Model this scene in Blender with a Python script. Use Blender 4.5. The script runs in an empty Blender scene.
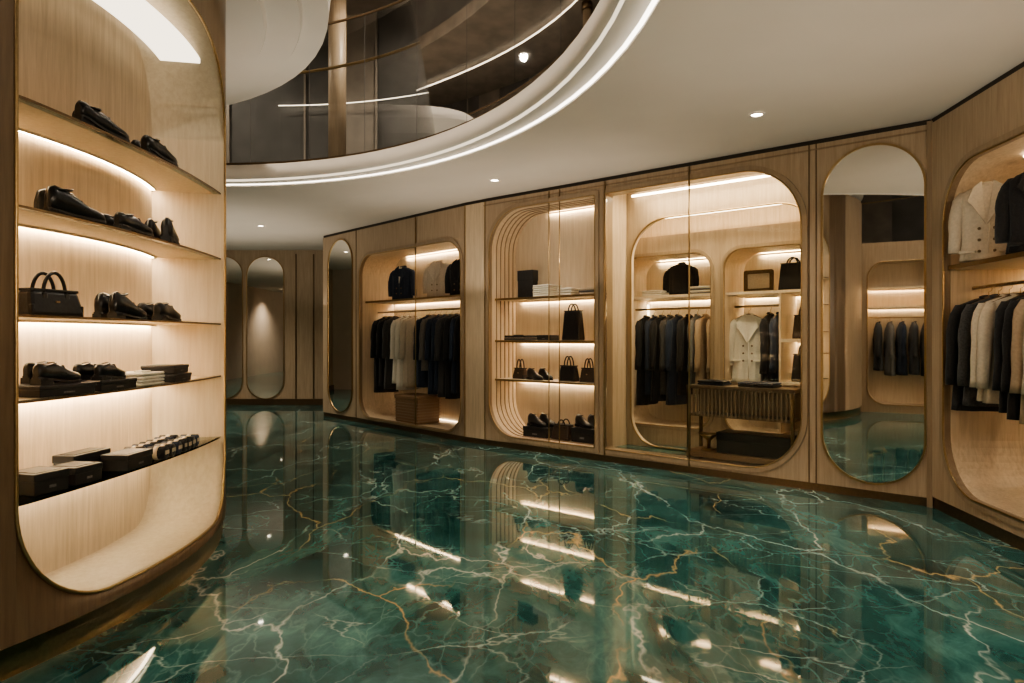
import bpy, bmesh, math, random
from mathutils import Vector, Matrix
from mathutils.geometry import tessellate_polygon
random.seed(7)
EYE=1.35; CEIL=3.08
# ---------------------------------------------------------------- materials
def newmat(name):
    m=bpy.data.materials.new(name); m.use_nodes=True
    nt=m.node_tree
    return m,nt,nt.nodes['Principled BSDF']
def simple(name,col,rough=.5,metal=0,noise=0.0,nscale=30,bump=0.0,sheen=0,coat=0):
    m,nt,p=newmat(name)
    p.inputs['Roughness'].default_value=rough; p.inputs['Metallic'].default_value=metal
    p.inputs['Sheen Weight'].default_value=sheen; p.inputs['Coat Weight'].default_value=coat
    tc=nt.nodes.new('ShaderNodeTexCoord'); n=nt.nodes.new('ShaderNodeTexNoise')
    n.inputs['Scale'].default_value=nscale; n.inputs['Detail'].default_value=2
    nt.links.new(tc.outputs['Object'],n.inputs['Vector'])
    r=nt.nodes.new('ShaderNodeValToRGB')
    a=1-noise; b=1+noise
    r.color_ramp.elements[0].color=(col[0]*a,col[1]*a,col[2]*a,1); r.color_ramp.elements[0].position=.3
    r.color_ramp.elements[1].color=(min(1,col[0]*b),min(1,col[1]*b),min(1,col[2]*b),1); r.color_ramp.elements[1].position=.7
    nt.links.new(n.outputs['Fac'],r.inputs['Fac']); nt.links.new(r.outputs['Color'],p.inputs['Base Color'])
    if bump:
        bp=nt.nodes.new('ShaderNodeBump'); bp.inputs['Strength'].default_value=bump; bp.inputs['Distance'].default_value=.01
        nt.links.new(n.outputs['Fac'],bp.inputs['Height']); nt.links.new(bp.outputs['Normal'],p.inputs['Normal'])
    return m
def wood(name,c1,c2,rough=.45,sc=(16,16,.9)):
    m,nt,p=newmat(name)
    tc=nt.nodes.new('ShaderNodeTexCoord'); mp=nt.nodes.new('ShaderNodeMapping'); mp.inputs['Scale'].default_value=sc
    nt.links.new(tc.outputs['Object'],mp.inputs['Vector'])
    n=nt.nodes.new('ShaderNodeTexNoise'); n.inputs['Scale'].default_value=2.4; n.inputs['Detail'].default_value=5; n.inputs['Roughness'].default_value=.7; n.inputs['Distortion'].default_value=.35
    nt.links.new(mp.outputs[0],n.inputs['Vector'])
    r=nt.nodes.new('ShaderNodeValToRGB'); r.color_ramp.elements[0].color=(*c2,1); r.color_ramp.elements[0].position=.32
    r.color_ramp.elements[1].color=(*c1,1); r.color_ramp.elements[1].position=.62
    nt.links.new(n.outputs['Fac'],r.inputs['Fac']); nt.links.new(r.outputs['Color'],p.inputs['Base Color'])
    p.inputs['Roughness'].default_value=rough
    return m
def emit(name,col,s):
    m=bpy.data.materials.new(name); m.use_nodes=True; nt=m.node_tree
    nt.nodes.remove(nt.nodes['Principled BSDF'])
    e=nt.nodes.new('ShaderNodeEmission'); e.inputs[0].default_value=(*col,1); e.inputs[1].default_value=s
    nt.links.new(e.outputs[0],nt.nodes['Material Output'].inputs[0]); return m
def thin_glass(name,tint,refl=.12):
    m=bpy.data.materials.new(name); m.use_nodes=True; nt=m.node_tree
    nt.nodes.remove(nt.nodes['Principled BSDF'])
    t=nt.nodes.new('ShaderNodeBsdfTransparent'); t.inputs[0].default_value=(*tint,1)
    g=nt.nodes.new('ShaderNodeBsdfGlossy'); g.inputs['Roughness'].default_value=.02
    lw=nt.nodes.new('ShaderNodeLayerWeight'); lw.inputs[0].default_value=refl
    mx=nt.nodes.new('ShaderNodeMixShader')
    nt.links.new(lw.outputs['Fresnel'],mx.inputs[0]); nt.links.new(t.outputs[0],mx.inputs[1]); nt.links.new(g.outputs[0],mx.inputs[2])
    nt.links.new(mx.outputs[0],nt.nodes['Material Output'].inputs[0]); return m

OAK=wood('oak_light',(.69,.555,.40),(.54,.42,.285))
OAKP=wood('oak_pale',(.76,.645,.49),(.66,.54,.39))
PANEL=wood('panel_wood',(.45,.345,.24),(.35,.26,.175))
FRAME=wood('frame_wood',(.30,.215,.14),(.23,.16,.10),rough=.35)
BAND=wood('band_wood',(.36,.27,.18),(.29,.21,.14),rough=.32)
DRUMW=wood('dark_walnut',(.185,.125,.075),(.13,.085,.05),rough=.35)
BRASS=simple('brushed_brass',(.42,.30,.16),.30,1,.08,60)
BRONZE=simple('dark_bronze',(.16,.11,.065),.35,.8,.1,50)
BLACKT=simple('shadow_gap',(.03,.022,.015),.6)
LEATH=simple('black_leather',(.013,.012,.012),.28,0,.2,60,.1)
LEATH2=simple('brown_black_leather',(.045,.030,.021),.3,0,.2,60,.1)
INSOLE=simple('tan_insole',(.18,.11,.06),.6)
BOXM=simple('black_card',(.015,.014,.014),.45,0,.15,20)
BLK=simple('black_wool',(.014,.013,.014),.9,0,.3,90,.3,.1)
NAVY=simple('navy_wool',(.022,.033,.060),.9,0,.3,90,.3,.1)
CHAR=simple('charcoal_wool',(.050,.049,.050),.9,0,.3,90,.3,.1)
GREY=simple('grey_wool',(.16,.15,.14),.9,0,.2,90,.3,.1)
CREAM=simple('cream_cotton',(.56,.48,.38),.85,0,.08,60,.2)
WHITE=simple('white_linen',(.72,.68,.60),.85,0,.06,60,.2)
BEIGE=simple('beige_cloth',(.38,.28,.19),.85,0,.1,60,.2)
WICK=simple('woven_leather',(.26,.16,.085),.6,0,.35,110,.6)
CEILM=simple('ceiling_paint',(.66,.60,.53),.9,0,.02,2)
WHITEP=simple('white_plaster',(.80,.75,.69),.8,0,.02,2)
WALLP=simple('wall_paint',(.55,.46,.37),.8,0,.04,3)
DARKW=simple('dark_upper_panel',(.11,.105,.10),.3,.1,.25,2)
GREYC=simple('warm_grey_stone',(.24,.205,.17),.5,0,.2,3)
CARPET=simple('upper_floor_stone',(.08,.07,.06),.6,0,.2,4)
LC=(1,.79,.54)
LED=emit('led_warm',LC,42)
LEDM=emit('led_cove',LC,14)
LEDB=emit('led_warm_visible',LC,6)
LEDS=emit('led_soft',(1,.84,.62),3.0)
LEDC=emit('led_drum_cove',(1,.86,.66),2.2)
LEDW=emit('led_faint',(1,.84,.62),1.1)
LEDR=emit('led_ring',(1,.89,.74),4.5)
LAMPM=emit('lamp_disc',(1,.88,.7),20)
GLASS=thin_glass('clear_glass',(.95,.97,.95),.18)
SHGL=thin_glass('shelf_glass',(.80,.86,.82),.25)
BALG=thin_glass('balustrade_glass',(.74,.76,.76),.20)
m,nt,p=newmat('mirror'); p.inputs['Metallic'].default_value=1; p.inputs['Roughness'].default_value=.015
tc=nt.nodes.new('ShaderNodeTexCoord'); n=nt.nodes.new('ShaderNodeTexNoise'); n.inputs['Scale'].default_value=1
rr=nt.nodes.new('ShaderNodeValToRGB'); rr.color_ramp.elements[0].color=(.87,.85,.81,1); rr.color_ramp.elements[1].color=(.90,.88,.84,1)
nt.links.new(tc.outputs['Object'],n.inputs['Vector']); nt.links.new(n.outputs[0],rr.inputs[0]); nt.links.new(rr.outputs[0],p.inputs['Base Color'])
MIRROR=m

def marble():
    m,nt,p=newmat('green_marble'); N=nt.nodes; Lk=nt.links
    def link(a,b): Lk.new(a,b)
    tc=N.new('ShaderNodeTexCoord')
    def noise(vec,sc,det=6,dist=0,rough=.55):
        n=N.new('ShaderNodeTexNoise'); n.inputs['Scale'].default_value=sc; n.inputs['Detail'].default_value=det
        n.inputs['Distortion'].default_value=dist; n.inputs['Roughness'].default_value=rough; link(vec,n.inputs['Vector']); return n
    def mapping(vec,rot,sc):
        mp=N.new('ShaderNodeMapping'); mp.inputs['Rotation'].default_value=(0,0,rot); mp.inputs['Scale'].default_value=sc
        link(vec,mp.inputs['Vector']); return mp.outputs[0]
    def warp(vec,sc,amt,off,det=4):
        n=noise(vec,sc,det)
        s=N.new('ShaderNodeVectorMath'); s.operation='SUBTRACT'; link(n.outputs['Color'],s.inputs[0]); s.inputs[1].default_value=(.5,.5,.5)
        k=N.new('ShaderNodeVectorMath'); k.operation='SCALE'; link(s.outputs[0],k.inputs[0]); k.inputs['Scale'].default_value=amt
        a=N.new('ShaderNodeVectorMath'); a.operation='ADD'; link(vec,a.inputs[0]); link(k.outputs[0],a.inputs[1])
        b=N.new('ShaderNodeVectorMath'); b.operation='ADD'; link(a.outputs[0],b.inputs[0]); b.inputs[1].default_value=off
        return b.outputs[0]
    def ramp(fac,els):
        r=N.new('ShaderNodeValToRGB'); cr=r.color_ramp
        while len(cr.elements)<len(els): cr.elements.new(.5)
        for e,(pos,c) in zip(cr.elements,els):
            e.position=pos; e.color=(*c,1) if len(c)==3 else c
        link(fac,r.inputs['Fac']); return r.outputs['Color']
    def mix(fac,a,b,mode='MIX'):
        x=N.new('ShaderNodeMix'); x.data_type='RGBA'; x.blend_type=mode
        link(fac,x.inputs[0]); 
        if isinstance(a,tuple): x.inputs[6].default_value=(*a,1)
        else: link(a,x.inputs[6])
        if isinstance(b,tuple): x.inputs[7].default_value=(*b,1)
        else: link(b,x.inputs[7])
        return x.outputs[2]
    def mul(a,b):
        x=N.new('ShaderNodeMath'); x.operation='MULTIPLY'; link(a,x.inputs[0])
        if isinstance(b,float): x.inputs[1].default_value=b
        else: link(b,x.inputs[1])
        return x.outputs[0]
    P0=tc.outputs['Object']
    P=mapping(P0,.55,(1.25,.62,1))
    Q=mapping(P0,-.5,(.7,1.2,1))
    w1=warp(P,.8,1.4,(0,0,0))
    base=noise(w1,1.4,8,.8,.70)
    col=ramp(base.outputs['Fac'],[(.30,(.006,.026,.026)),(.42,(.015,.064,.061)),(.53,(.034,.122,.114)),(.64,(.078,.210,.195)),(.78,(.19,.36,.34))])
    def vord(vec,sc,warpsc,amt,off):
        v=N.new('ShaderNodeTexVoronoi'); v.feature='DISTANCE_TO_EDGE'; v.inputs['Scale'].default_value=sc
        link(warp(vec,warpsc,amt,off,5),v.inputs['Vector']); return v.outputs['Distance']
    def line(d,w): return ramp(d,[(0,(1,1,1)),(w*.4,(.5,.5,.5)),(w,(0,0,0))])
    mkn=noise(P0,.9,3)
    mk1=ramp(mkn.outputs['Fac'],[(.40,(0,0,0)),(.60,(1,1,1))])
    mk3=ramp(mkn.outputs['Fac'],[(.44,(1,1,1)),(.56,(0,0,0))])
    mk2=ramp(noise(mapping(P0,0,(1.1,1.1,1)),1.1,3).outputs['Fac'],[(.40,(0,0,0)),(.60,(1,1,1))])
    d1=vord(P,.9,1.3,.9,(3,1,0)); d2=vord(Q,1.7,1.8,.5,(7,2,0)); d3=vord(P,.75,1.2,.8,(1,8,0)); d4=vord(P,4.5,2.6,.35,(2,5,0))
    col=mix(mul(mul(line(d1,.20),mk1),.26),col,(.18,.36,.33))
    col=mix(mul(mul(line(d4,.035),mk2),.34),col,(.25,.43,.40))
    col=mix(mul(mul(line(d2,.012),mk2),.70),col,(.48,.59,.55))
    col=mix(mul(mul(line(d1,.011),mk1),.9),col,(.66,.73,.68))
    col=mix(mul(mul(line(d3,.0085),mk3),.95),col,(.52,.37,.18))
    link(col,p.inputs['Base Color'])
    p.inputs['Roughness'].default_value=.032; p.inputs['IOR'].default_value=1.75
    return m
MARBLE=marble()

# ---------------------------------------------------------------- builder
class B:
    def __init__(s): s.bm=bmesh.new(); s.mats=[]
    def mi(s,m):
        if m not in s.mats: s.mats.append(m)
        return s.mats.index(m)
    def face(s,vs,m,smooth=False):
        try: f=s.bm.faces.new(vs)
        except ValueError: return
        f.material_index=s.mi(m); f.smooth=smooth
    def box(s,x0,x1,y0,y1,z0,z1,m,bev=0,taper=None):
        v=[s.bm.verts.new((x,y,z)) for z in (z0,z1) for y in (y0,y1) for x in (x0,x1)]
        if taper:
            cx=(x0+x1)/2; cy=(y0+y1)/2
            for q in v[4:]: q.co.x=cx+(q.co.x-cx)*taper[0]; q.co.y=cy+(q.co.y-cy)*taper[1]
        idx=[(0,2,3,1),(4,5,7,6),(0,1,5,4),(1,3,7,5),(3,2,6,7),(2,0,4,6)]
        fs=[]
        for q in idx:
            f=s.bm.faces.new([v[k] for k in q]); f.material_index=s.mi(m); fs.append(f)
        if bev:
            es=list({e for f in fs for e in f.edges})
            r=bmesh.ops.bevel(s.bm,geom=es,offset=bev,segments=2,affect='EDGES',profile=.5)
            for f in r['faces']: f.material_index=s.mi(m)
    def loft(s,rings,m,cap=True,smooth=True,closed=True):
        R=[[s.bm.verts.new(p) for p in r] for r in rings]
        n=len(R[0])
        for a,b in zip(R[:-1],R[1:]):
            for i in range(n if closed else n-1):
                j=(i+1)%n; s.face([a[i],a[j],b[j],b[i]],m,smooth)
        if cap:
            s.face(R[0][::-1],m); s.face(R[-1],m)
        return R
    def tube(s,pts,r,m,closed=False,seg=6,ref=(0,1,0),rz=None):
        pts=[Vector(p) for p in pts]; ref=Vector(ref); rings=[]
        n=len(pts)
        for i,p in enumerate(pts):
            a=pts[(i-1)%n] if (closed or i>0) else p
            b=pts[(i+1)%n] if (closed or i<n-1) else p
            t=(b-a).normalized(); q=t.cross(ref)
            if q.length<1e-3: q=t.cross(Vector((1,0,.01)))
            q.normalize(); w=q.cross(t)
            rr=r[i] if isinstance(r,(list,tuple)) else r
            rings.append([p+q*math.cos(2*math.pi*k/seg+.785)*rr+w*math.sin(2*math.pi*k/seg+.785)*rr for k in range(seg)])
        if closed: rings.append(rings[0])
        s.loft(rings,m,cap=not closed,smooth=seg>4)
    def cyl(s,c,r,z0,z1,m,seg=20,r2=None):
        r2=r if r2 is None else r2
        s.loft([[ (c[0]+math.cos(2*math.pi*k/seg)*q,c[1]+math.sin(2*math.pi*k/seg)*q,z) for k in range(seg)] for q,z in ((r,z0),(r2,z1))],m)
    def rod(s,p0,p1,r,m,seg=10): s.tube([p0,p1],r,m,seg=seg,ref=(0,0,1) if abs(p0[2]-p1[2])<1e-4 else (0,1,0))
    def sphere(s,c,r,m,sc=(1,1,1)):
        rings=[]
        for i in range(1,8):
            a=math.pi*i/8
            rings.append([(c[0]+r*sc[0]*math.sin(a)*math.cos(t),c[1]+r*sc[1]*math.sin(a)*math.sin(t),c[2]-r*sc[2]*math.cos(a)) for t in [2*math.pi*k/14 for k in range(14)]])
        s.loft(rings,m)
    def prism(s,outer,holes,y0,y1,m,side=None,axis='y'):
        """outline in (x,z) extruded along y; axis='z': outline (x,y) extruded along z"""
        side=side or m
        loops=[outer]+holes
        tri=tessellate_polygon([[Vector((a,b,0)) for a,b in lp] for lp in loops])
        mk=(lambda a,b,c:(a,c,b)) if axis=='y' else (lambda a,b,c:(a,b,c))
        F=[s.bm.verts.new(mk(a,b,y0)) for lp in loops for a,b in lp]
        K=[s.bm.verts.new(mk(a,b,y1)) for lp in loops for a,b in lp]
        for t in tri:
            s.face([F[i] for i in t],m); s.face([K[i] for i in t][::-1],m)
        o=0
        for lp in loops:
            n=len(lp)
            for i in range(n):
                j=(i+1)%n; s.face([F[o+i],F[o+j],K[o+j],K[o+i]],side)
            o+=n
    def ringband(s,x0,x1,z0,z1,r,wd,y0,y1,m):
        """raised flat band around a rounded opening"""
        r=r if isinstance(r,(tuple,list)) else (r,)*4
        a=rrect(x0,x1,z0,z1,r,full=True); b_=rrect(x0-wd,x1+wd,z0-wd,z1+wd,tuple(q+wd if q>.03 else q for q in r),full=True)
        s.loft([[(x,y1,z) for x,z in a],[(x,y0,z) for x,z in a],[(x,y0,z) for x,z in b_],[(x,y1,z) for x,z in b_]],m,cap=False,smooth=False)
    def led(s,x0,x1,yb,zs,lip=OAKP,mt=None,w=.024,h=.009,lh=.019):
        """led strip at the back (yb) under a surface zs, hidden behind a small wooden valance"""
        s.box(x0,x1,yb-w,yb-.003,zs-h,zs,mt or LED)
        s.box(x0-.01,x1+.01,yb-w-.012,yb-w-.004,zs-lh,zs,lip)
    def tunnel(s,outline,y0,y1,m,smooth=True):
        s.loft([[(a,y,b) for a,b in outline] for y in (y0,y1)],m,cap=False,smooth=False)
    def finish(s,name,loc=(0,0,0),rot=0,recalc=True):
        bmesh.ops.remove_doubles(s.bm,verts=s.bm.verts,dist=1e-5)
        if recalc: bmesh.ops.recalc_face_normals(s.bm,faces=s.bm.faces)
        me=bpy.data.meshes.new(name); s.bm.to_mesh(me); s.bm.free()
        for m in s.mats: me.materials.append(m)
        o=bpy.data.objects.new(name,me); bpy.context.scene.collection.objects.link(o)
        o.location=loc; o.rotation_euler=(0,0,rot); return o

def rrect(x0,x1,z0,z1,r,n=12,full=False):
    """r=(bl,br,tr,tl)"""
    if not isinstance(r,(tuple,list)): r=(r,)*4
    P=[]
    for (cx,cz,a0,q) in ((x0+r[0],z0+r[0],math.pi,r[0]),(x1-r[1],z0+r[1],1.5*math.pi,r[1]),(x1-r[2],z1-r[2],0,r[2]),(x0+r[3],z1-r[3],.5*math.pi,r[3])):
        k=n if full else (2 if q<.03 else n)
        for i in range(k+1):
            a=a0+.5*math.pi*i/k; P.append((cx+q*math.cos(a),cz+q*math.sin(a)))
    if full: return P
    out=[P[0]]
    for p in P[1:]:
        if abs(p[0]-out[-1][0])+abs(p[1]-out[-1][1])>1e-4: out.append(p)
    return out
class Fr:
    def __init__(s,o,u):
        l=math.hypot(*u); s.o=o; s.u=(u[0]/l,u[1]/l); s.m=(-s.u[1],s.u[0]); s.rot=math.atan2(s.u[1],s.u[0]); s.L=l
    def P(s,a,d,z): return (s.o[0]+a*s.u[0]+d*s.m[0], s.o[1]+a*s.u[1]+d*s.m[1], z)
    def base(s): return (s.o[0],s.o[1],0)
W=Fr((-.535,8.70),(.761,-.648)); W.L=5.06
C=Fr((-3.23,11.67),(2.626,-2.89))
R=Fr((3.32,5.42),(-.104,-.995))

# ---------------------------------------------------------------- room shell
b=B(); b.box(-9,8,-6,14,-.1,0,MARBLE); b.finish('floor')
ec=(-3.3,3.2); ea,eb=4.07,4.65
INR=.22; UPZ=CEIL+.14
def ell(a,bb,n=96): return [(ec[0]+a*math.cos(2*math.pi*k/n),ec[1]+bb*math.sin(2*math.pi*k/n)) for k in range(n)]
b=B(); b.prism([(-9,-6),(8,-6),(8,14),(-9,14)],[ell(ea,eb)],CEIL,UPZ,CEILM,side=WHITEP,axis='z')
b.finish('ceiling')
b=B(); b.prism([(-9,-6),(8,-6),(8,14),(-9,14)],[ell(ea+.01,eb+.01)],UPZ+.001,UPZ+.02,CARPET,axis='z')
b.finish('floor_upper')
n=96
def ering(off,z): return [(x,y,z) for x,y in ell(ea+off,eb+off,n)]
b=B()
prof=[(-.002,UPZ-.002),(-.03,CEIL+.05),(-.03,CEIL+.02),(-INR+.05,CEIL+.015),(-INR+.03,CEIL+.04),(-INR,CEIL+.045),(-INR,UPZ+.05),(-.002,UPZ+.05),(-.002,UPZ-.002)]
b.loft([ering(o,z) for o,z in prof],WHITEP,cap=False)
b.finish('trim_1')
b=B(); b.loft([ering(-.004,CEIL+.012),ering(-.028,CEIL+.03)],LEDR,cap=False)
b.loft([ering(-INR+.048,CEIL+.016),ering(-INR+.032,CEIL+.036)],LEDW,cap=False)
b.finish('atrium_led_ring')
b=B(); b.box(-9,8,13.6,13.75,0,CEIL,PANEL)
for x in (-6.2,-4.3,-3.95,-3.6): b.box(x-.012,x+.012,13.585,13.6,0.12,3.0,BRONZE)
b.finish('wall_back')
b=B(); b.box(-9.15,-9,-6,14,0,CEIL,WALLP); b.finish('wall_left')
b=B(); b.box(8,8.15,-6,14,0,CEIL,WALLP); b.finish('wall_right')
b=B(); b.box(-9,8,-6.15,-6,0,CEIL,WALLP); b.finish('wall_front')
b=B(); b.box(-9,-3.3,13.57,13.6,0,.12,BRONZE); b.finish('baseboard_back')

def arch_mirror(name,w,z0,z1,loc,rot,y=-.012):
    b=B(); r=w/2-.001
    o=rrect(0,w,z0,z1,r,20)
    b.prism(o,[],-.006,0,MIRROR,side=BRASS)
    b.tube([(x,-.008,z) for x,z in o],.012,BRASS,closed=True,seg=4)
    b.finish(name,loc,rot)
arch_mirror('arched_wall_mirror',.74,.12,2.95,(-5.28,13.598,0),0)
arch_mirror('arched_wall_mirror',.74,.12,2.95,(-6.10,13.598,0),0)

# ---------------------------------------------------------------- upper level
b=B(); b.box(-9,8,-6,-5.8,3.42,7,GREYC); b.box(-9,8,14,14.2,3.42,7,DARKW); b.box(-9.2,-9,-6,14,3.42,7,GREYC); b.box(8,8.2,-6,14,3.42,7,DARKW)
b.finish('wall_upper')
b=B(); b.prism([(-9,-6),(8,-6),(8,14),(-9,14)],[ell(3.6,4.1,64)],5.9,6.1,GREYC,axis='z')
b.prism(ell(3.7,4.2,64),[],6.8,6.9,WHITEP,axis='z')
b.loft([[(x,y,z) for x,y in ell(3.62,4.12,64)] for z in (6.1,6.8)],DARKW,cap=False)
b.finish('ceiling_upper')
b=B()
GZ=UPZ+.025
for k in range(0,100):
    a=math.radians(k*3.6)
    a2=math.radians((k+1)*3.6)
    rr=(ea+1.6,eb+1.9)
    p=[(ec[0]+rr[0]*math.cos(t),ec[1]+rr[1]*math.sin(t)) for t in (a,a2)]
    mt=[DARKW,DARKW,DARKW,GREYC,GREYC,DARKW][k%6]
    b.loft([[(p[0][0],p[0][1],GZ),(p[1][0],p[1][1],GZ)],[(p[0][0],p[0][1],5.9),(p[1][0],p[1][1],5.9)]],mt,cap=False,closed=False,smooth=False)
    if k%3==0: b.tube([(p[0][0],p[0][1]-.03,GZ),(p[0][0],p[0][1]-.03,5.9)],.02,GREYC,seg=4)
b.finish('upper_gallery_partition')
for k,(x,y) in enumerate([(-2.2,8.6),(.6,7.3),(1.8,5.2)]):
    b=B(); b.cyl((0,0),.11,GZ,5.9,PANEL,24); b.cyl((0,0),.14,GZ,3.4,BRONZE,24); b.cyl((0,0),.14,5.8,5.9,BRONZE,24); b.finish('gallery_column',(x,y,0))
b=B()
pts=[(ec[0]+(ea+1.50)*math.cos(t),ec[1]+(eb+1.80)*math.sin(t),4.62) for t in [math.radians(66+d*2) for d in range(13)]]
b.tube(pts,.007,LEDS,seg=4,ref=(0,0,1))
pts=[(ec[0]+(ea+.55)*math.cos(t),ec[1]+(eb+.55)*math.sin(t),5.85) for t in [math.radians(-10+d*3) for d in range(50)]]
b.tube(pts,.012,LEDS,seg=4,ref=(0,0,1))
b.finish('gallery_led_lines')
b=B(); GT=4.75; go=-INR+.06
b.loft([ering(go,UPZ+.05),ering(go,GT)],BALG,cap=False)
b.tube([(x,y,GT+.01) for x,y in ell(ea+go,eb+go)],.014,BRONZE,closed=True,ref=(0,0,1))
b.tube([(x,y,UPZ+.07) for x,y in ell(ea+go,eb+go)],.022,BRONZE,closed=True,ref=(0,0,1),seg=4)
b.tube([(x,y,4.3) for x,y in ell(ea+go+.06,eb+go+.06)],.016,BRASS,closed=True,ref=(0,0,1))
for x,y in ell(ea+go,eb+go,34): b.tube([(x,y,UPZ+.05),(x,y,GT)],.004,DARKW,seg=4)
b.finish('glass_balustrade')

cc=(-4.6,4.3)
def disc(r,n=72): return [(cc[0]+r*math.cos(2*math.pi*k/n),cc[1]+r*math.sin(2*math.pi*k/n)) for k in range(n)]
b=B()
def dring(r,z): return [(x,y,z) for x,y in disc(r)]
b.loft([dring(.5,3.72),dring(2.86,3.72),dring(2.88,3.76),dring(3.12,3.76),dring(3.14,3.80),dring(3.33,3.80),dring(3.35,3.98),dring(3.2,4.2)],WHITEP,cap=True,smooth=False)
b.finish('canopy_soffit')

# ---------------------------------------------------------------- drum display (left)
DC=(-4.63,3.7); DR=2.84
def DP(th,d,z): return ((DR-d)*math.cos(th),(DR-d)*math.sin(th),z)
T0,T1=math.radians(-20.4),math.radians(18.8)
ZL,ZH=.20,3.22; rb=.46; ta,tb=.93,.56
def zlo(th):
    e=min(th-T0,T1-th)*DR
    return ZL+ (rb-math.sqrt(max(0,rb*rb-(rb-e)**2)) if e<rb else 0)
def zhi(th):
    e=max(0,min(th-T0,T1-th)*DR)
    return ZH-(tb*(1-math.sqrt(max(0,1-((ta-e)/ta)**2))) if e<ta else 0)
ths=[]
NE=16
for i in range(NE+1): ths.append(T0+.6/DR*(1-math.cos(math.pi/2*i/NE)))
mid=[T0+.6/DR+(T1-T0-1.2/DR)*i/14 for i in range(1,14)]
ths+=mid+[T1-.6/DR*(1-math.cos(math.pi/2*(NE-i)/NE)) for i in range(NE+1)]
TOP=3.72; KZ=.13
b=B()
def strip(lo,hi,m,d=0,smooth=True,seq=ths):
    b.loft([[DP(t,d,lo(t)),DP(t,d,hi(t))] for t in seq],m,cap=False,closed=False,smooth=smooth)
strip(lambda t:KZ,zlo,DRUMW); strip(zhi,lambda t:TOP,FRAME)
A1=math.radians(30); A0=math.radians(330)
strip(lambda t:KZ,lambda t:TOP,DRUMW,seq=[T1+(A1-T1)*i/8 for i in range(9)])
strip(lambda t:KZ,lambda t:TOP,DRUMW,seq=[A0+(T0+2*math.pi-A0)*i/8 for i in range(9)])
strip(lambda t:KZ,lambda t:TOP,PANEL,seq=[A1+(A0-A1)*i/70 for i in range(71)])
allt=[2*math.pi*i/120 for i in range(121)]
strip(lambda t:0,lambda t:KZ,BRASS,d=.02,seq=allt)
b.loft([[DP(t,.02,KZ),DP(t,0,KZ)] for t in allt],DRUMW,cap=False,closed=False)
DEP=.44
b.loft([[DP(t,0,zlo(t)),DP(t,.05,zlo(t)),DP(t,DEP,zlo(t))] for t in ths],OAKP,cap=False,closed=False)
b.loft([[DP(t,0,zhi(t)),DP(t,DEP,zhi(t))] for t in ths],OAKP,cap=False,closed=False)
for T in (T0,T1):
    b.loft([[DP(T,0,ZL+rb),DP(T,DEP,ZL+rb)],[DP(T,0,ZH-tb),DP(T,DEP,ZH-tb)]],OAKP,cap=False,closed=False,smooth=False)
strip(zlo,zhi,OAK,d=DEP)
outl=[DP(t,-.002,zlo(t)) for t in ths]+[DP(t,-.002,zhi(t)) for t in ths[::-1]]
oo=[Vector(outl[0])]
for q in outl[1:]:
    if (Vector(q)-oo[-1]).length>1e-3: oo.append(Vector(q))
b.tube(oo,.008,BRASS,closed=True,seg=6,ref=(1,0,0))
b.finish('curved_display_drum',(DC[0],DC[1],0),0)
SH=[2.32,1.88,1.44,1.09,.68]
st=[T0+(T1-T0)*i/30 for i in range(31)]
def sb(t): return .10*max(0,1-(t/.345)**2)
def sec(t,d0,d1,z0,z1): return [DP(t,d0,z0),DP(t,d1,z0),DP(t,d1,z1),DP(t,d0,z1)]
for i,z in enumerate(SH):
    b=B(); mt=SHGL if i==4 else OAKP
    fr=.022 if i==4 else .06
    b.loft([sec(t,fr+sb(t),DEP-.002,z-.009,z) for t in st],mt,cap=True,smooth=False)
    b.loft([sec(t,.020+sb(t),fr+sb(t),z-.009,z) for t in st],SHGL,smooth=False)
    b.loft([sec(t,.014+sb(t),.020+sb(t),z-.009,z+.001) for t in st],SHGL if i==4 else BRONZE,smooth=False)
    b.loft([sec(t,DEP-.026,DEP-.002,z-.017,z-.009) for t in st[1:-1]],LED if i<4 else LEDM,smooth=False)
    b.loft([sec(t,DEP-.036,DEP-.030,z-.022,z-.009) for t in st[1:-1]],OAKP,smooth=False)
    b.finish('display_shelf',(DC[0],DC[1],0),0)
b=B(); b.loft([sec(math.radians(t),.10,.33,3.06,3.09) for t in range(-12,13)],LEDC,smooth=False)
b.finish('drum_cove_light',(DC[0],DC[1],0),0)
def dplace(th,d,z): 
    th=math.radians(th); q=DP(th,d+sb(th)*.8,z); return (q[0]+DC[0],q[1]+DC[1],z+.002), th+math.pi/2

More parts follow.
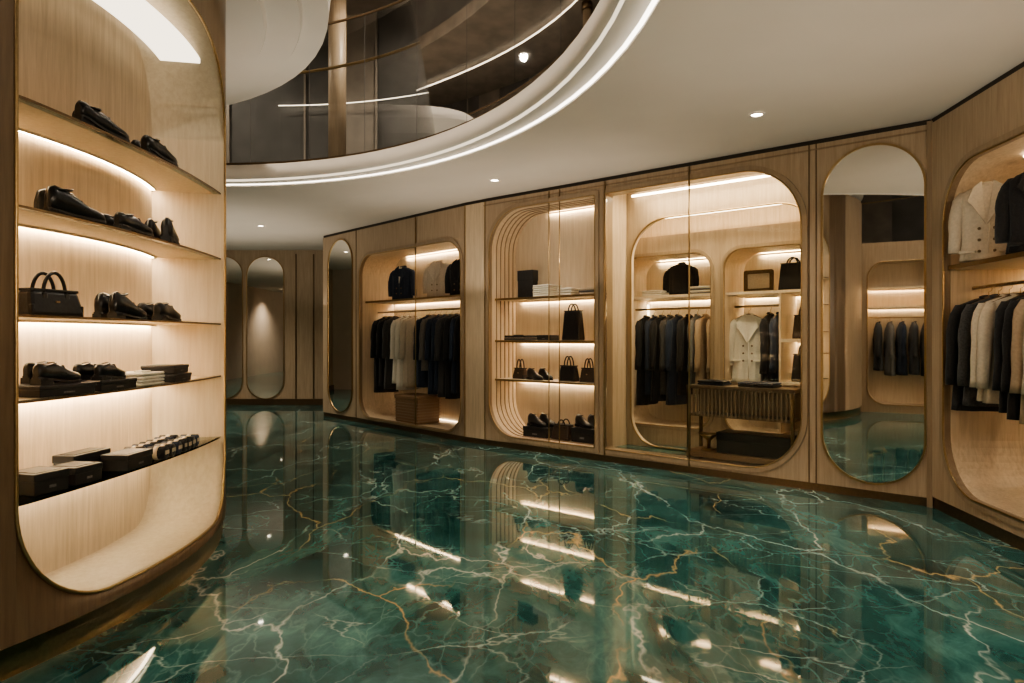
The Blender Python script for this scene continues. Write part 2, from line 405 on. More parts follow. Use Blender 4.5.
# ---------------------------------------------------------------- merchandise
def shoe_geo(b,ox,oy,ang,L=.28,m=LEATH,heel=.022,boot=0):
    ts=[0,.04,.13,.28,.42,.52,.66,.8,.92,1]
    ws=[.014,.028,.034,.031,.033,.038,.045,.044,.032,.010]
    hs=[.052,.070,.076,.070,.082,.078,.060,.047,.038,.018]
    if boot: hs=[.06,.10,.115,.11,.10,.085,.062,.05,.04,.018]
    ca,sa=math.cos(ang),math.sin(ang)
    k=L/.28
    def tr(x,y,z): return (ox+ca*x-sa*y, oy+sa*x+ca*y, z)
    lift=[heel*(1-min(1,t/.62))**1.0 for t in ts]
    rings=[]
    for t,w,h,lf in zip(ts,ws,hs,lift):
        w*=k; h*=k; r=[]
        for q in range(14):
            a=2*math.pi*q/14
            y=w*math.copysign(abs(math.cos(a))**.8,math.cos(a)); zz=math.sin(a)
            z=.012+lf+(h*(.5+.5*zz) if zz>0 else max(0,h*.5*(1+zz*2.2)))
            r.append(tr(t*L-L/2,y*(1 if zz<.3 else 1-.35*(zz-.3)),z))
        rings.append(r)
    b.loft(rings,m)
    rings=[]
    for t,w,lf in zip(ts,ws,lift):
        w=w*k+.003; x=t*L-L/2
        rings.append([tr(x,w,lf+.002),tr(x,-w,lf+.002),tr(x,-w,lf+.013),tr(x,w,lf+.013)])
    b.loft(rings,BOXM,smooth=False)
    hb=[tr(x-L/2,y,0) for x,y in ((.0,-.026),(.065,-.03),(.065,.03),(.0,.026))]
    b.loft([[(x,y,0) for x,y,_ in hb],[(x,y,heel+.004) for x,y,_ in hb]],BOXM,smooth=False)
    col=[]
    for q in range(16):
        a=2*math.pi*q/16; x=.24*L+math.cos(a)*.19*L; y=math.sin(a)*.026*k
        zt=(.108 if boot else .076)*k+.012+lift[3]*.9+ (.004*math.cos(a)*2)
        col.append(tr(x-L/2,y,zt-.004))
    b.tube(col,.0045,m,closed=True,ref=(0,0,1))
    vs=[b.bm.verts.new((x,y,z+.001)) for x,y,z in col]; b.face(vs,INSOLE)
    b.tube([tr(.56*L-L/2,-.036*k,.035*k+.012),tr(.54*L-L/2,-.02*k,.075*k+.012),tr(.54*L-L/2,.02*k,.075*k+.012),tr(.56*L-L/2,.036*k,.035*k+.012)],.006,m,ref=(1,0,0))
def shoes(loc,rot,L=.28,m=LEATH,ang=.25,heel=.022,boot=0,sp=.12,name='pair_of_shoes',step=.05):
    b=B(); shoe_geo(b,0,-sp/2,ang,L,m,heel,boot); shoe_geo(b,step,sp/2,ang-.12,L,m,heel,boot); b.finish(name,loc,rot)
def bag(loc,rot,w=.32,h=.22,d=.14,m=LEATH,hh=.13,name='leather_handbag',flap=False,clasp=True):
    b=B(); b.box(-w/2,w/2,-d/2,d/2,0,h,m,.018,taper=(.86,.55))
    b.box(-w*.43,w*.43,-d*.30,d*.30,h-.006,h+.006,BOXM,.003)
    for s in (-1,1):
        pts=[(w*.2*math.cos(a),s*d*.24,h-.02+hh*math.sin(a)) for a in [math.pi*i/14 for i in range(15)]]
        b.tube(pts,.008,m,seg=8)
        for sx in (-1,1): b.box(sx*w*.2-.012,sx*w*.2+.012,s*d*.30-.006,s*d*.30+.006,h*.55,h-.01,m,.003)
    if flap: b.box(-w*.44,w*.44,-d*.5,-d*.36,h*.42,h*.98,LEATH2,.006)
    if clasp: b.box(-.010,.010,-d*.39-.004,-d*.37,h*.52,h*.60,BRASS,.002)
    for sx in (-1,1): b.box(sx*w*.44-.008,sx*w*.44+.008,-d*.44,d*.44,.0,.05,BOXM,.004)
    b.finish(name,loc,rot)
def gbox(loc,rot,w=.3,h=.11,d=.2,m=BOXM,name='gift_box',label=True):
    b=B(); b.box(-w/2,w/2,-d/2,d/2,0,h*.8,m,.003); b.box(-w/2-.004,w/2+.004,-d/2-.004,d/2+.004,h*.62,h,m,.004)
    if label: b.box(-w*.10,w*.10,-d/2-.0045,-d/2-.0035,h*.25,h*.38,GREY)
    b.box(-w/2+.02,w/2-.02,-d/2+.02,d/2-.02,h-.001,h+.002,LEATH)
    b.finish(name,loc,rot)
def folded(loc,rot,w=.26,n=4,t=.022,d=.24,mats=(WHITE,),name='folded_shirts'):
    b=B()
    for i in range(n):
        j=random.uniform(-.006,.006); m=mats[i%len(mats)]
        b.box(-w/2+j,w/2+j,-d/2,d/2,i*t,(i+1)*t-.003,m,.007)
        b.box(-w/2+.01+j,w/2-.01+j,-d/2-.004,-d/2+.03,i*t+t*.42,i*t+t*.5,m)
    b.box(-w*.16,w*.16,-d*.3,-d*.02,n*t-.003,n*t+.006,mats[(n-1)%len(mats)],.004)
    b.finish(name,loc,rot)
def rolls(loc,rot,n=4,m=BLK):
    b=B()
    for i in range(n):
        for k in range(2):
            cx=-.14+i*.085; y=-.07+k*.12
            b.tube([(cx,y-.05,.036),(cx,y-.048,.036),(cx,y+.048,.036),(cx,y+.05,.036)],[.02,.036,.036,.02],[BLK,LEATH,NAVY][(i+k)%3],seg=12,ref=(0,0,1))
            b.tube([(cx,y-.012,.036),(cx,y+.012,.036)],.038,CREAM,seg=12,ref=(0,0,1))
            b.box(cx-.02,cx+.02,y-.055,y-.05,.03,.05,CREAM)
    b.finish('rolled_neckties',loc,rot)
def garment(loc,rot,m=BLK,w=.42,L=1.0,t=.075,sl=.58,hem=1.0,front=False,name='hanging_coat',shirt=None,hook=True,arms=True):
    """loc = top of neck; width along local x; front faces local -y"""
    b=B(); ph=random.uniform(0,6); rings=[]; nq=40
    rows=[(0,.13,.55),(-.012,.22,.7),(-.035,.36,.85),(-.07,.46,1),(-.13,.47,1.15),(-.25,.45,1.2),(-.42,.44,1.1)]
    k=7
    for i in range(1,k+1):
        f=i/k; rows.append((-.42-(L-.42)*f,(.44+.05*f)*hem,1.1+.25*f)) if L>.5 else None
    if L<=.5: rows=[(z*L/.5,a,c) for z,a,c in rows]+[(-L,.43,1.1)]
    for z,a,c in rows:
        f=min(1,-z/max(L,.5)); r=[]
        for q in range(nq):
            th=2*math.pi*q/nq; amp=.22*f
            rip=1+amp*math.sin(9*th+ph)+amp*.5*math.sin(15*th+ph*2+z*3)
            x=w*a*math.copysign(abs(math.cos(th))**.7,math.cos(th))*(1+.04*f*math.sin(5*th+ph))
            y=t*.5*c*math.copysign(abs(math.sin(th))**.8,math.sin(th))*rip
            r.append((x+.012*f*math.sin(ph+z*4),y,z))
        rings.append(r)
    b.loft(rings,m)
    if arms:
        for s in (-1,1):
            rr=[]; 
            for i in range(10):
                f=i/9; x=s*(w*.40+ (.10*w)*math.sin(min(1,f*2.2)*1.57) + .02*f); z=-.045-sl*f
                y=-.02*math.sin(f*3.0)-.012*f
                ra=.052*(1-.28*f)*(1 if i>0 else .55); rb_=.040*(1-.2*f)*(1 if i>0 else .6)
                rr.append([(x+ra*math.cos(a)*(1+.08*math.sin(a*3+f*14+ph)),y+rb_*math.sin(a)*(1+.1*math.sin(f*17+ph)),z) for a in [2*math.pi*q/14 for q in range(14)]])
            b.loft(rr,m)
    b.tube([(w*.11*math.cos(a),t*.30*math.sin(a),.004+.012*math.sin(a)) for a in [2*math.pi*q/16 for q in range(16)]],.013,m,closed=True,ref=(0,0,1))
    if front:
        yb=-t*.66
        if shirt:
            v=[b.bm.verts.new(q) for q in ((-.05,-t*.36,.0),(.05,-t*.36,.0),(0,yb-.008,-.27))]; b.face(v,shirt)
        for s in (-1,1):
            pts=[(s*.035,-t*.40,.012),(s*.085,-t*.55,-.03),(s*.115,yb-.012,-.13),(s*.085,yb-.014,-.16),(s*.004,yb-.014,-.30)]
            v=[b.bm.verts.new(q) for q in pts]; b.face(v,m)
            v=[b.bm.verts.new((q[0],q[1]-.005,q[2])) for q in pts]; b.face(v,m)
            b.tube([(q[0],q[1]-.004,q[2]) for q in pts],.0035,m,seg=5)
            for z in (-.33,-.41,-.49):
                if -z<L-.05: b.sphere((s*.045,yb-.012,z),.011,BRONZE,(1,.5,1))
            if L>.5: b.box(s*.12-.05,s*.12+.05,yb-.01,yb+.03,-.50,-.48,m,.003)
        b.tube([(0.012,yb-.012,-.28),(0.012,yb-.016,-L+.01)],.004,m,seg=5)
    if hook:
        b.tube([(-w*.4,0,-.05),(-w*.2,0,-.01),(0,0,.012),(w*.2,0,-.01),(w*.4,0,-.05)],.008,BRONZE)
        pts=[(0,0,.0),(0,0,.05)]+[(.022*math.sin(a),0,.072-.022*math.cos(a)) for a in [.6+i*.5 for i in range(8)]]
        b.tube(pts,.0028,BRASS,seg=5)
    b.finish(name,loc,rot)
def hang(fr,s0,s1,d,z,seq,**kw):
    n=len(seq)
    for i,(m,L) in enumerate(seq):
        s=s0+(s1-s0)*(i+.5)/n; k=dict(kw)
        nm='hanging_coat' if L>.85 else 'hanging_jacket'
        if m in (WHITE,CREAM,BEIGE): nm='hanging_shirt'
        garment(fr.P(s,d,z-.092),fr.rot+math.pi/2+random.uniform(-.22,.08)+k.get('tw',0),m,w=k.get('w',.42)+random.uniform(-.02,.02),L=L+random.uniform(-.05,.05),t=k.get('t',.07),sl=min(.58,L*.8),name=nm)

# drum merchandise
def D(fn,th,dd,z,/,dr=0,**k):
    loc,rot=dplace(th,dd,z); fn(loc,rot+dr,**k)
D(shoes,-8.4,.14,SH[0],L=.29,heel=.05,ang=-.12,sp=.09,step=.10); D(shoes,2.0,.13,SH[0],L=.29,ang=-.1,heel=.03,sp=.09,step=.09)
D(shoes,-12.6,.13,SH[1],L=.27,boot=1,ang=-.2,sp=.10,step=.05); D(shoes,-3.6,.13,SH[1],L=.25,ang=-.1,sp=.10); D(shoes,4.2,.13,SH[1],L=.26,boot=1,sp=.10)
D(bag,-14,.17,SH[2],w=.28,h=.115,d=.13,hh=.10); D(shoes,-4.0,.15,SH[2],L=.26,boot=1,sp=.10,ang=0); D(shoes,4.6,.15,SH[2],L=.27,sp=.10,ang=0)
D(gbox,-14.2,.16,SH[3],w=.28,h=.05,d=.22); D(gbox,-7.2,.15,SH[3],w=.25,h=.05,d=.20)
loc,rot=dplace(-14.2,.16,SH[3]+.052); shoes(loc,rot,L=.24,sp=.10,ang=.1); loc,rot=dplace(-7.2,.15,SH[3]+.052); shoes(loc,rot,L=.21,heel=.012,sp=.10,step=.0,ang=.1)
D(folded,-.6,.15,SH[3],w=.22,n=4,t=.018,d=.2); D(gbox,6.5,.15,SH[3],w=.26,h=.045,d=.2)
loc,rot=dplace(6.5,.15,SH[3]+.049); gbox(loc,rot,w=.22,h=.045,d=.18)
D(gbox,-16,.14,SH[4],w=.16,h=.09,d=.17); D(gbox,-11.8,.12,SH[4],w=.15,h=.08,d=.15)
D(gbox,-4.2,.10,SH[4],w=.20,h=.08,d=.14); D(gbox,-7.2,.25,SH[4],w=.24,h=.10,d=.11)
D(rolls,3.5,.14,SH[4]); D(rolls,9.6,.15,SH[4],n=3)

# ---------------------------------------------------------------- main wall (W)
r1=(.42,.02,.02,.48); r2=(.02,.50,.55,.02)
o1=rrect(.34,1.90,.14,2.90,r1); o2=rrect(2.02,4.08,.14,2.90,r2)
b=B()
b.prism([(.26,.07),(5.06,.07),(5.06,3.04),(.26,3.04)],[o1,o2],0,.04,PANEL,side=FRAME)
for s in (4.14,4.20): b.box(s-.005,s+.005,-.004,.002,.07,3.04,BRONZE)
b.box(.24,5.07,-.004,.002,2.985,3.0,FRAME)
b.box(.26,5.06,.012,.05,0,.07,BRONZE); b.box(.26,5.06,.01,.05,3.04,CEIL-.001,BLACKT)
b.finish('wall_display_facade',W.base(),W.rot)
e=C.P(C.L,0,0); f=W.P(.26,0,0); F2=Fr((e[0],e[1]),(f[0]-e[0],f[1]-e[1]))
b=B(); b.box(0,F2.L,0,.03,.07,3.04,OAK); b.box(0,F2.L,.01,.03,0,.07,BRONZE); b.box(0,F2.L,.01,.03,3.04,CEIL-.001,BLACKT)
b.box(-.008,.008,-.008,.01,.07,3.04,BRASS); b.box(F2.L-.006,F2.L+.006,-.008,.01,.07,3.04,BRASS)
b.finish('wood_pilaster',(e[0],e[1],0),F2.rot)
# bay 1
b=B()
b.ringband(.34,1.90,.14,2.90,r1,.05,-.016,0,BAND)
b.tunnel(o1,.0405,.50,OAK); b.prism(o1,[],.50,.52,OAKP)
for d in (.12,.20,.28,.36,.44):
    inn=rrect(.345,1.895,.145,2.895,(.415,.02,.02,.475)); b.tube([(x,d,z) for x,z in inn],.006,FRAME,closed=True,seg=4)
b.tube([(x,-.014,z) for x,z in o1],.007,BRASS,closed=True,seg=6)
for z in (1.83,1.31,.83):
    b.box(.345,1.893,.10,.498,z-.022,z,OAKP); b.box(.345,1.893,.09,.10,z-.023,z+.001,BRASS); b.led(.45,1.88,.5,z-.022)
b.led(.9,1.85,.5,2.892)
b.box(.75,1.85,.485,.497,.145,.153,LEDB)
for s in (1.27,1.42): b.rod((s,-.01,.07),(s,-.01,3.03),.007,BRASS,6)
b.finish('arched_shoe_niche',W.base(),W.rot)
def WI(fn,s,dd,z,/,dr=0,**k): fn(W.P(s,dd,z+.002),W.rot+dr,**k)
WI(gbox,.72,.28,1.83,w=.24,h=.34,d=.10,name='boxed_portfolio',label=False); WI(folded,1.04,.26,1.83,w=.26,n=6,t=.024); WI(folded,1.38,.26,1.83,w=.2,n=3,t=.03); WI(folded,1.68,.28,1.83,w=.22,n=3,t=.025,mats=(CREAM,GREY))
WI(folded,.62,.26,1.31,w=.34,n=2,t=.03,mats=(CHAR,BLK)); WI(gbox,1.05,.26,1.31,w=.2,h=.06,d=.18); WI(bag,1.45,.22,1.31,w=.26,h=.34,d=.12,hh=.10,name='tote_bag',clasp=False)
WI(bag,.62,.26,.83,w=.18,h=.13,d=.12,m=LEATH2); WI(shoes,.92,.26,.83,dr=-.5,boot=1); WI(bag,1.36,.26,.83,w=.24,h=.18,d=.12,clasp=False); WI(bag,1.64,.26,.83,w=.2,h=.16,d=.12,m=LEATH2)
WI(gbox,.95,.26,.147,w=.36,h=.12,d=.26); WI(shoes,.95,.26,.27,L=.3,boot=1,dr=-.4); WI(bag,1.30,.24,.147,w=.26,h=.17,d=.2,hh=.08,clasp=False,m=LEATH2); WI(gbox,1.62,.30,.147,w=.30,h=.16,d=.3); WI(shoes,1.62,.28,.31,boot=1,dr=-.6)
# bay 2 : walk-in
b=B()
b.ringband(2.02,4.08,.14,2.90,r2,.05,-.016,0,BAND)
b.tube([(x,-.014,z) for x,z in o2],.008,BRASS,closed=True,seg=6)
for s in (2.03,3.01): b.rod((s,-.014,.07),(s,-.014,3.03),.009,BRASS,6)
b.tunnel(o2,.0405,.16,BAND)
ih=rrect(2.05,4.12,.135,2.66,(.34,.34,.45,.45))
b.prism([(1.995,.127),(4.195,.127),(4.195,2.995),(1.995,2.995)],[ih],.50,.56,PANEL,side=OAKP)
b.tube([(x,.498,z) for x,z in ih],.010,BRASS,closed=True,seg=6)
b.finish('walk_in_portal_frame',W.base(),W.rot)
b=B(); b.prism(rrect(2.03,4.07,.15,2.89,(.01,.49,.54,.01)),[],.018,.024,GLASS); b.finish('glass_panel',W.base(),W.rot)
b=B(); b.box(1.55,4.25,.05,1.4,.0,.125,MARBLE); b.finish('walk_in_floor',W.base(),W.rot)
b=B()
b.box(1.94,1.99,.05,.50,.126,3.0,OAK); b.box(1.56,1.6,.5,1.4,.126,3.0,OAK); b.box(1.56,1.99,.50,.53,.126,3.0,OAK)
b.box(4.2,4.24,.05,1.4,.126,3.0,OAK); b.box(1.55,4.25,1.36,1.4,.126,3.0,OAK); 
b.box(1.55,4.25,.05,1.4,3.0,3.05,WHITEP)
b.finish('walk_in_room_shell',W.base(),W.rot)
b=B()
b.tube([(1.75,1.0,2.75),(4.1,1.0,2.75)],.012,LEDM,seg=4,ref=(0,0,1))
b.tube([(2.1,.44,2.93),(4.1,.44,2.93)],.014,LEDM,seg=4,ref=(0,0,1))
b.tube([(1.75,.66,2.93),(4.15,.66,2.93)],.014,LEDM,seg=4,ref=(0,0,1))
b.finish('walk_in_cove_lights',W.base(),W.rot)
h1=rrect(1.80,2.90,.34,2.28,.2); h2=rrect(3.04,3.98,.34,2.28,.2)
b=B()
b.prism(rrect(1.64,4.17,.126,2.5,(.05,.05,.3,.3)),[h1,h2],.74,.78,PANEL,side=FRAME)
for h in (h1,h2):
    b.tube([(x,.738,z) for x,z in h],.008,BRASS,closed=True,seg=6); b.tunnel(h,.7805,1.3,OAK); b.prism(h,[],1.3,1.32,OAKP)
b.ringband(1.80,2.90,.34,2.28,.2,.035,.73,.74,BAND); b.ringband(3.04,3.98,.34,2.28,.2,.035,.73,.74,BAND)
b.box(1.80,2.90,.80,1.3,1.80,1.83,OAKP); b.led(1.85,2.85,1.3,1.80); b.led(1.99,2.71,1.3,2.272)
b.rod((1.81,1.02,1.68),(2.89,1.02,1.68),.012,BRASS)
b.box(3.04,3.98,.80,1.3,1.80,1.83,OAKP); b.led(3.08,3.94,1.3,1.80); b.led(3.24,3.78,1.3,2.272)
b.box(3.62,3.98,.80,1.3,1.30,1.33,OAKP); b.box(3.62,3.98,.80,1.3,.86,.89,OAKP); b.box(3.60,3.62,.80,1.3,.36,1.80,OAKP); b.led(3.65,3.94,1.3,1.30)
b.rod((3.05,1.02,1.68),(3.60,1.02,1.68),.012,BRASS)
for hx in (1.84,2.86): b.box(hx-.01,hx+.01,1.26,1.28,.6,1.75,LEDB)
b.finish('walk_in_wardrobe',W.base(),W.rot)
hang(W,1.90,2.42,1.04,1.68,[(BLK,1.0),(NAVY,.95),(BLK,1.02),(CHAR,.9),(NAVY,1.0)],t=.08)
hang(W,2.45,2.86,1.04,1.68,[(BLK,.9),(GREY,.8),(BEIGE,.85),(BEIGE,.8)],t=.07)
garment(W.P(3.22,.98,1.585),W.rot+.15,WHITE,w=.36,L=.72,sl=.5,front=True,name='hanging_shirt')
hang(W,3.38,3.58,1.04,1.68,[(BLK,.72),(NAVY,.7)],t=.08)
WI(folded,2.1,1.0,1.83,w=.26,n=3); garment(W.P(2.40,1.05,2.20),W.rot,BLK,w=.34,L=.36,t=.12,sl=.28,hook=False,name='display_jacket'); WI(folded,2.7,1.0,1.83,w=.24,n=4,mats=(GREY,WHITE))
b=B(); b.prism(rrect(-.16,.16,0,.24,.02),[rrect(-.12,.12,.04,.20,.01)],-.012,.012,BRONZE); b.box(-.12,.12,0,.006,.04,.2,CREAM); b.finish('picture_frame',W.P(3.3,1.05,1.832),W.rot)
WI(bag,3.68,1.0,1.83,w=.28,h=.28,d=.14,hh=.08,name='backpack',clasp=False)
WI(bag,3.79,1.0,1.33,w=.22,h=.24,d=.12,m=LEATH2); WI(bag,3.79,1.0,.89,w=.24,h=.28,d=.12)
b=B(); 
b.box(2.92,3.98,.10,.42,.835,.87,DRUMW,.004)
b.box(2.95,3.95,.13,.39,.56,.585,FRAME)
b.box(2.95,3.95,.37,.39,.56,.835,FRAME)
for i in range(26): 
    x=2.955+i*.0395; b.box(x-.007,x+.007,.11,.125,.57,.835,BAND)
for x in (2.94,3.96):
    for y in (.12,.40): b.box(x-.014,x+.014,y-.014,y+.014,.127,.84,BRONZE)
b.box(2.92,3.98,.10,.42,.16,.215,WICK,.004)
b.finish('display_console',W.base(),W.rot)
WI(gbox,3.58,.26,.217,w=.70,h=.20,d=.26,name='storage_box',label=False)
b=B(); b.cyl((0,0),.07,0,.012,BRASS); b.cyl((0,0),.02,.012,.09,BRASS); b.cyl((0,0),.02,.09,.16,BRASS,r2=.10); b.finish('brass_bowl',W.P(3.09,.26,.217),0)
WI(folded,3.15,.26,.872,w=.26,n=2,mats=(NAVY,BLK)); WI(folded,3.6,.26,.872,w=.34,n=2,mats=(BLK,NAVY))
arch_mirror('tall_arched_mirror',.78,.13,2.95,W.P(4.25,-.003,0),W.rot)
q=W.P(5.06,0,0); b=B(); b.box(-.02,.02,-.02,.02,0,3.06,FRAME); b.finish('trim_2',(q[0],q[1],0),W.rot)

# ---------------------------------------------------------------- C1 cabinet
oc=rrect(1.25,3.83,.10,2.62,.32)
b=B()
b.prism([(0,.07),(C.L,.07),(C.L,3.04),(0,3.04)],[oc],0,.04,PANEL,side=FRAME)
b.ringband(1.25,3.83,.12,2.62,.32,.045,-.016,0,BAND)
b.box(0,C.L,.012,.05,0,.07,BRONZE); b.box(0,C.L,.01,.05,3.04,CEIL-.001,BLACKT); b.box(1.12,1.135,-.006,.002,.07,3.04,BRONZE)
b.tube([(x,-.014,z) for x,z in oc],.008,BRASS,closed=True,seg=6)
b.tunnel(oc,.0405,.62,OAK); b.prism(oc,[],.62,.64,OAKP)
b.rod((2.8,-.01,.07),(2.8,-.01,3.03),.010,BRASS,6)
b.box(1.255,3.825,.1,.618,1.885,1.91,OAKP); b.box(1.255,3.825,.09,.1,1.884,1.911,BRASS)
b.led(1.3,3.78,.62,1.885); b.led(1.65,3.45,.62,2.612)
b.rod((1.26,.32,1.74),(3.82,.32,1.74),.013,BRASS)
b.box(1.4,3.7,.60,.617,.115,.123,LEDB)
b.box(-.0,.04,.04,1.2,.0,CEIL-.001,PANEL)
b.finish('garment_display_cabinet',C.base(),C.rot)
arch_mirror('arched_wall_mirror',.82,.12,2.95,C.P(.2,-.003,0),C.rot)
hang(C,1.42,1.85,.32,1.74,[(BLK,1.15),(BLK,1.1),(CHAR,1.12)],t=.10)
hang(C,1.92,2.38,.32,1.74,[(WHITE,1.0),(WHITE,1.05),(CREAM,1.0)],t=.12)
hang(C,2.6,3.68,.32,1.74,[(NAVY,1.05),(GREY,.8),(NAVY,1.1),(NAVY,1.05),(CHAR,1.1),(BLK,1.15),(NAVY,1.1),(BLK,1.1)],t=.10)
CA=C.rot
garment(C.P(1.95,.34,2.42),CA+.3,NAVY,w=.42,L=.50,sl=.4,t=.14,front=True,shirt=WHITE,hook=False,name='display_jacket')
garment(C.P(2.90,.32,2.42),CA+.3,CREAM,w=.42,L=.50,sl=.4,t=.14,front=True,hook=False,name='display_jacket')
garment(C.P(3.42,.32,2.40),CA+.3,BLK,w=.40,L=.48,sl=.4,t=.14,front=True,hook=False,name='display_jacket')
b=B(); b.box(-.29,.29,-.2,.2,0,.36,WICK,.02); b.box(-.30,.30,-.21,.21,.34,.40,WICK,.015)
for i in range(7): b.box(-.295,.295,-.205,.205,.03+i*.042,.038+i*.042,FRAME)
b.finish('woven_ottoman',C.P(2.42,.28,.102),C.rot)

# ---------------------------------------------------------------- right cabinet R
orr=rrect(.22,2.75,.20,2.62,(.42,.42,.42,.42))
b=B()
b.prism([(0,.09),(3.1,.09),(3.1,3.04),(0,3.04)],[orr],0,.04,PANEL,side=FRAME)
b.ringband(.22,2.75,.20,2.62,.42,.05,-.016,0,BAND)
b.box(0,3.1,.012,.05,0,.09,BRONZE); b.box(0,3.1,.01,.05,3.04,CEIL-.001,BLACKT)
b.tube([(x,-.014,z) for x,z in orr],.009,BRASS,closed=True,seg=6)
b.tunnel(orr,.0405,.66,OAK); b.prism(orr,[],.66,.68,OAKP)
b.box(.225,2.745,.03,.658,1.86,1.89,OAKP); b.box(.225,2.745,.02,.03,1.859,1.891,BRASS)
b.led(.28,2.7,.66,1.86); b.box(.65,2.35,.3,.34,2.598,2.61,LEDM)
b.rod((.23,.2,1.72),(2.74,.2,1.72),.013,BRASS)
b.finish('garment_wall_cabinet',R.base(),R.rot)
hang(R,.40,2.2,.18,1.72,[(BLK,.80),(CHAR,.78),(CREAM,.72),(CREAM,.74),(BLK,.82),(BLK,.8),(BEIGE,.78),(CREAM,.78),(BLK,.8),(NAVY,.8),(BLK,.82),(CHAR,.8),(WHITE,.8),(BLK,.8),(BLK,.8)],t=.085,w=.46,tw=.15)
garment(R.P(.50,.16,2.45),R.rot+.95,CREAM,w=.38,L=.55,sl=.44,t=.15,front=True,hook=False,name='display_jacket')
garment(R.P(1.02,.2,2.44),R.rot+.85,BLK,w=.40,L=.54,sl=.42,t=.16,front=True,hook=False,name='display_jacket')
q=R.P(3.1,0,0)
b=B(); b.box(0,9,0,.1,0,CEIL-.001,PANEL); b.finish('wall_side',(q[0],q[1],0),R.rot)

# ---------------------------------------------------------------- cabinet near the entrance (seen in the mirror)
n0=(-2.5+.607*.95,.6-.79*.95)
S=Fr((n0[0],n0[1]),(-.607,.79))
b=B(); os_=rrect(.12,1.78,.14,2.7,.3)
b.prism([(0,.0),(1.9,.0),(1.9,3.04),(0,3.04)],[os_],0,.04,PANEL,side=FRAME)
b.tunnel(os_,.0405,.5,OAK); b.prism(os_,[],.5,.52,OAKP); b.tube([(x,-.004,z) for x,z in os_],.010,BRASS,closed=True)
for z in (2.25,1.9): b.box(.125,1.775,.06,.498,z-.03,z,OAKP); b.led(.15,1.75,.5,z-.03)
b.rod((.13,.22,1.7),(1.77,.22,1.7),.012,BRASS)
b.finish('garment_display_cabinet',S.base(),S.rot)
hang(S,.2,1.7,.22,1.7,[(BLK,.9),(CHAR,.85),(GREY,.9),(BLK,.9),(CHAR,.9),(NAVY,.9),(GREY,.9),(CHAR,.9)],t=.1)

# ---------------------------------------------------------------- ceiling fixtures & lights
LCOL=(1,.87,.70)
def downlight(x,y,power=60,size=2.1,z=CEIL,r=.06):
    b=B(); b.loft([[(r_*math.cos(a),r_*math.sin(a),zz) for a in [2*math.pi*k/20 for k in range(20)]] for r_,zz in ((.062,-.001),(.060,-.010),(.045,-.010),(.040,-.003))],WHITEP,cap=False)
    b.loft([[(r_*math.cos(a),r_*math.sin(a),-.004) for a in [2*math.pi*k/20 for k in range(20)]] for r_ in (.041,.001)],LAMPM,cap=False)
    o=b.finish('recessed_downlight',(x,y,z))
    l=bpy.data.lights.new('lamp','SPOT'); l.energy=power; l.spot_size=size; l.spot_blend=.8; l.color=LCOL; l.shadow_soft_size=r
    lo=bpy.data.objects.new('lamp',l); bpy.context.scene.collection.objects.link(lo); lo.parent=o; lo.location=(0,0,-.02)
for x,y,e in ((1.90,5.30,75),(-.19,7.52,75),(-3.9,10.6,130),(-5.4,12.0,140),(-8.1,9.0,220),(-8.3,2.6,200),(2.5,3.2,55),(1.8,.6,80),(-.9,-1.3,170)): downlight(x,y,e)  # far-left and last entries unseen, added to brighten the corridor and mirror reflections
for x,y in ((-2.2,1.8),(-3.4,5.6)): downlight(x,y,420,2.6,6.79,.12)  # unseen overhead spots added to light the atrium from above
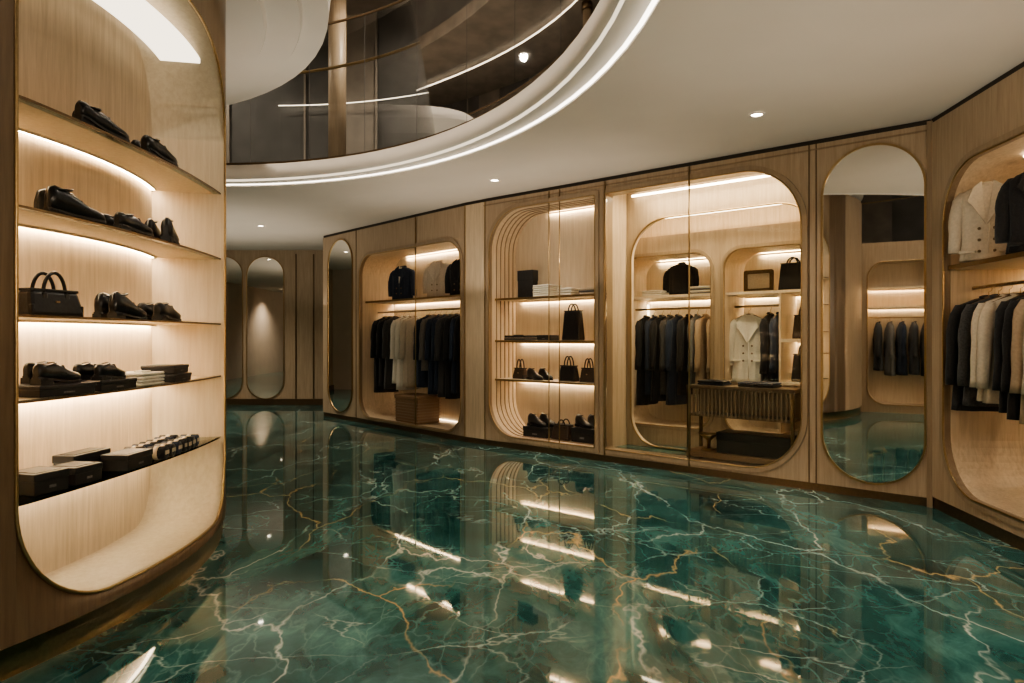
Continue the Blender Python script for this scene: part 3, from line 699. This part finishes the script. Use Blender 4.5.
def fill_globe(x,y,power,z=2.35):  # invented globes behind the camera, added to light ceiling and room
    b=B(); b.sphere((0,0,0),.13,emit('fill_globe_glow',(1,.88,.72),6)); b.cyl((0,0),.004,.12,CEIL-z-.02,BRASS,8); b.cyl((0,0),.05,CEIL-z-.025,CEIL-z-.001,BRASS); b.cyl((0,0),.035,.10,.15,BRASS)
    o=b.finish('added_fill_globe',(x,y,z))
    l=bpy.data.lights.new('lamp','POINT'); l.energy=power; l.color=LCOL; l.shadow_soft_size=.14
    lo=bpy.data.objects.new('lamp',l); bpy.context.scene.collection.objects.link(lo); lo.parent=o; lo.location=(0,0,-.30)
fill_globe(1.6,-1.6,85); fill_globe(.2,-3.2,75)
for x,y in ((-4.4,8.7),(-1.2,8.3),(1.1,6.3),(1.7,3.4),(-3.4,-2.4)): downlight(x,y,230,2.8,5.89,.08)  # unseen spots added to brighten the upper gallery
def area(name,loc,rot,sx,sy,e,col=(1,.87,.72)):
    l=bpy.data.lights.new(name,'AREA'); l.shape='RECTANGLE'; l.size=sx; l.size_y=sy; l.energy=e; l.color=col
    o=bpy.data.objects.new(name,l); bpy.context.scene.collection.objects.link(o); o.location=loc; o.rotation_euler=rot
area('ceiling_fill',(1.9,3.4,1.9),(math.pi,0,0),2.6,3.2,13)  # bare upward lamps added to brighten the ceiling, no fixture there
area('ceiling_fill',(-.3,7.6,1.9),(math.pi,0,-.70),4.2,1.0,13)
area('ceiling_fill',(-4.6,10.6,1.9),(math.pi,0,0),3.4,3.4,24)
area('canopy_fill',(-2.0,6.0,2.2),(math.pi,0,0),2.0,1.6,9)  # another bare upward lamp, added to brighten the canopy underside
x,y,z=W.P(3.1,.30,2.90); area('walk_in_cove_boost',(x,y,z),(0,0,W.rot),1.7,.15,20,LC)  # bare area lamps added to boost the cove strips in the walk-in
x,y,z=W.P(2.9,.66,2.88); area('walk_in_cove_boost',(x,y,z),(0,0,W.rot),2.2,.08,14,LC)
w=bpy.data.worlds.new('world'); bpy.context.scene.world=w; w.use_nodes=True
w.node_tree.nodes['Background'].inputs[0].default_value=(.5,.48,.45,1); w.node_tree.nodes['Background'].inputs[1].default_value=.3
try:
    bpy.context.scene.view_settings.look='AgX - Medium High Contrast'
    bpy.context.scene.view_settings.exposure=.35
except Exception: pass

# ---------------------------------------------------------------- camera
c=bpy.data.cameras.new('camera'); co=bpy.data.objects.new('camera',c); bpy.context.scene.collection.objects.link(co)
co.location=(0,0,EYE); co.rotation_euler=(math.pi/2,0,0); c.sensor_width=36; c.lens=24.01; c.shift_y=-(341.5-337)/1024
c.clip_start=.05
bpy.context.scene.camera=co
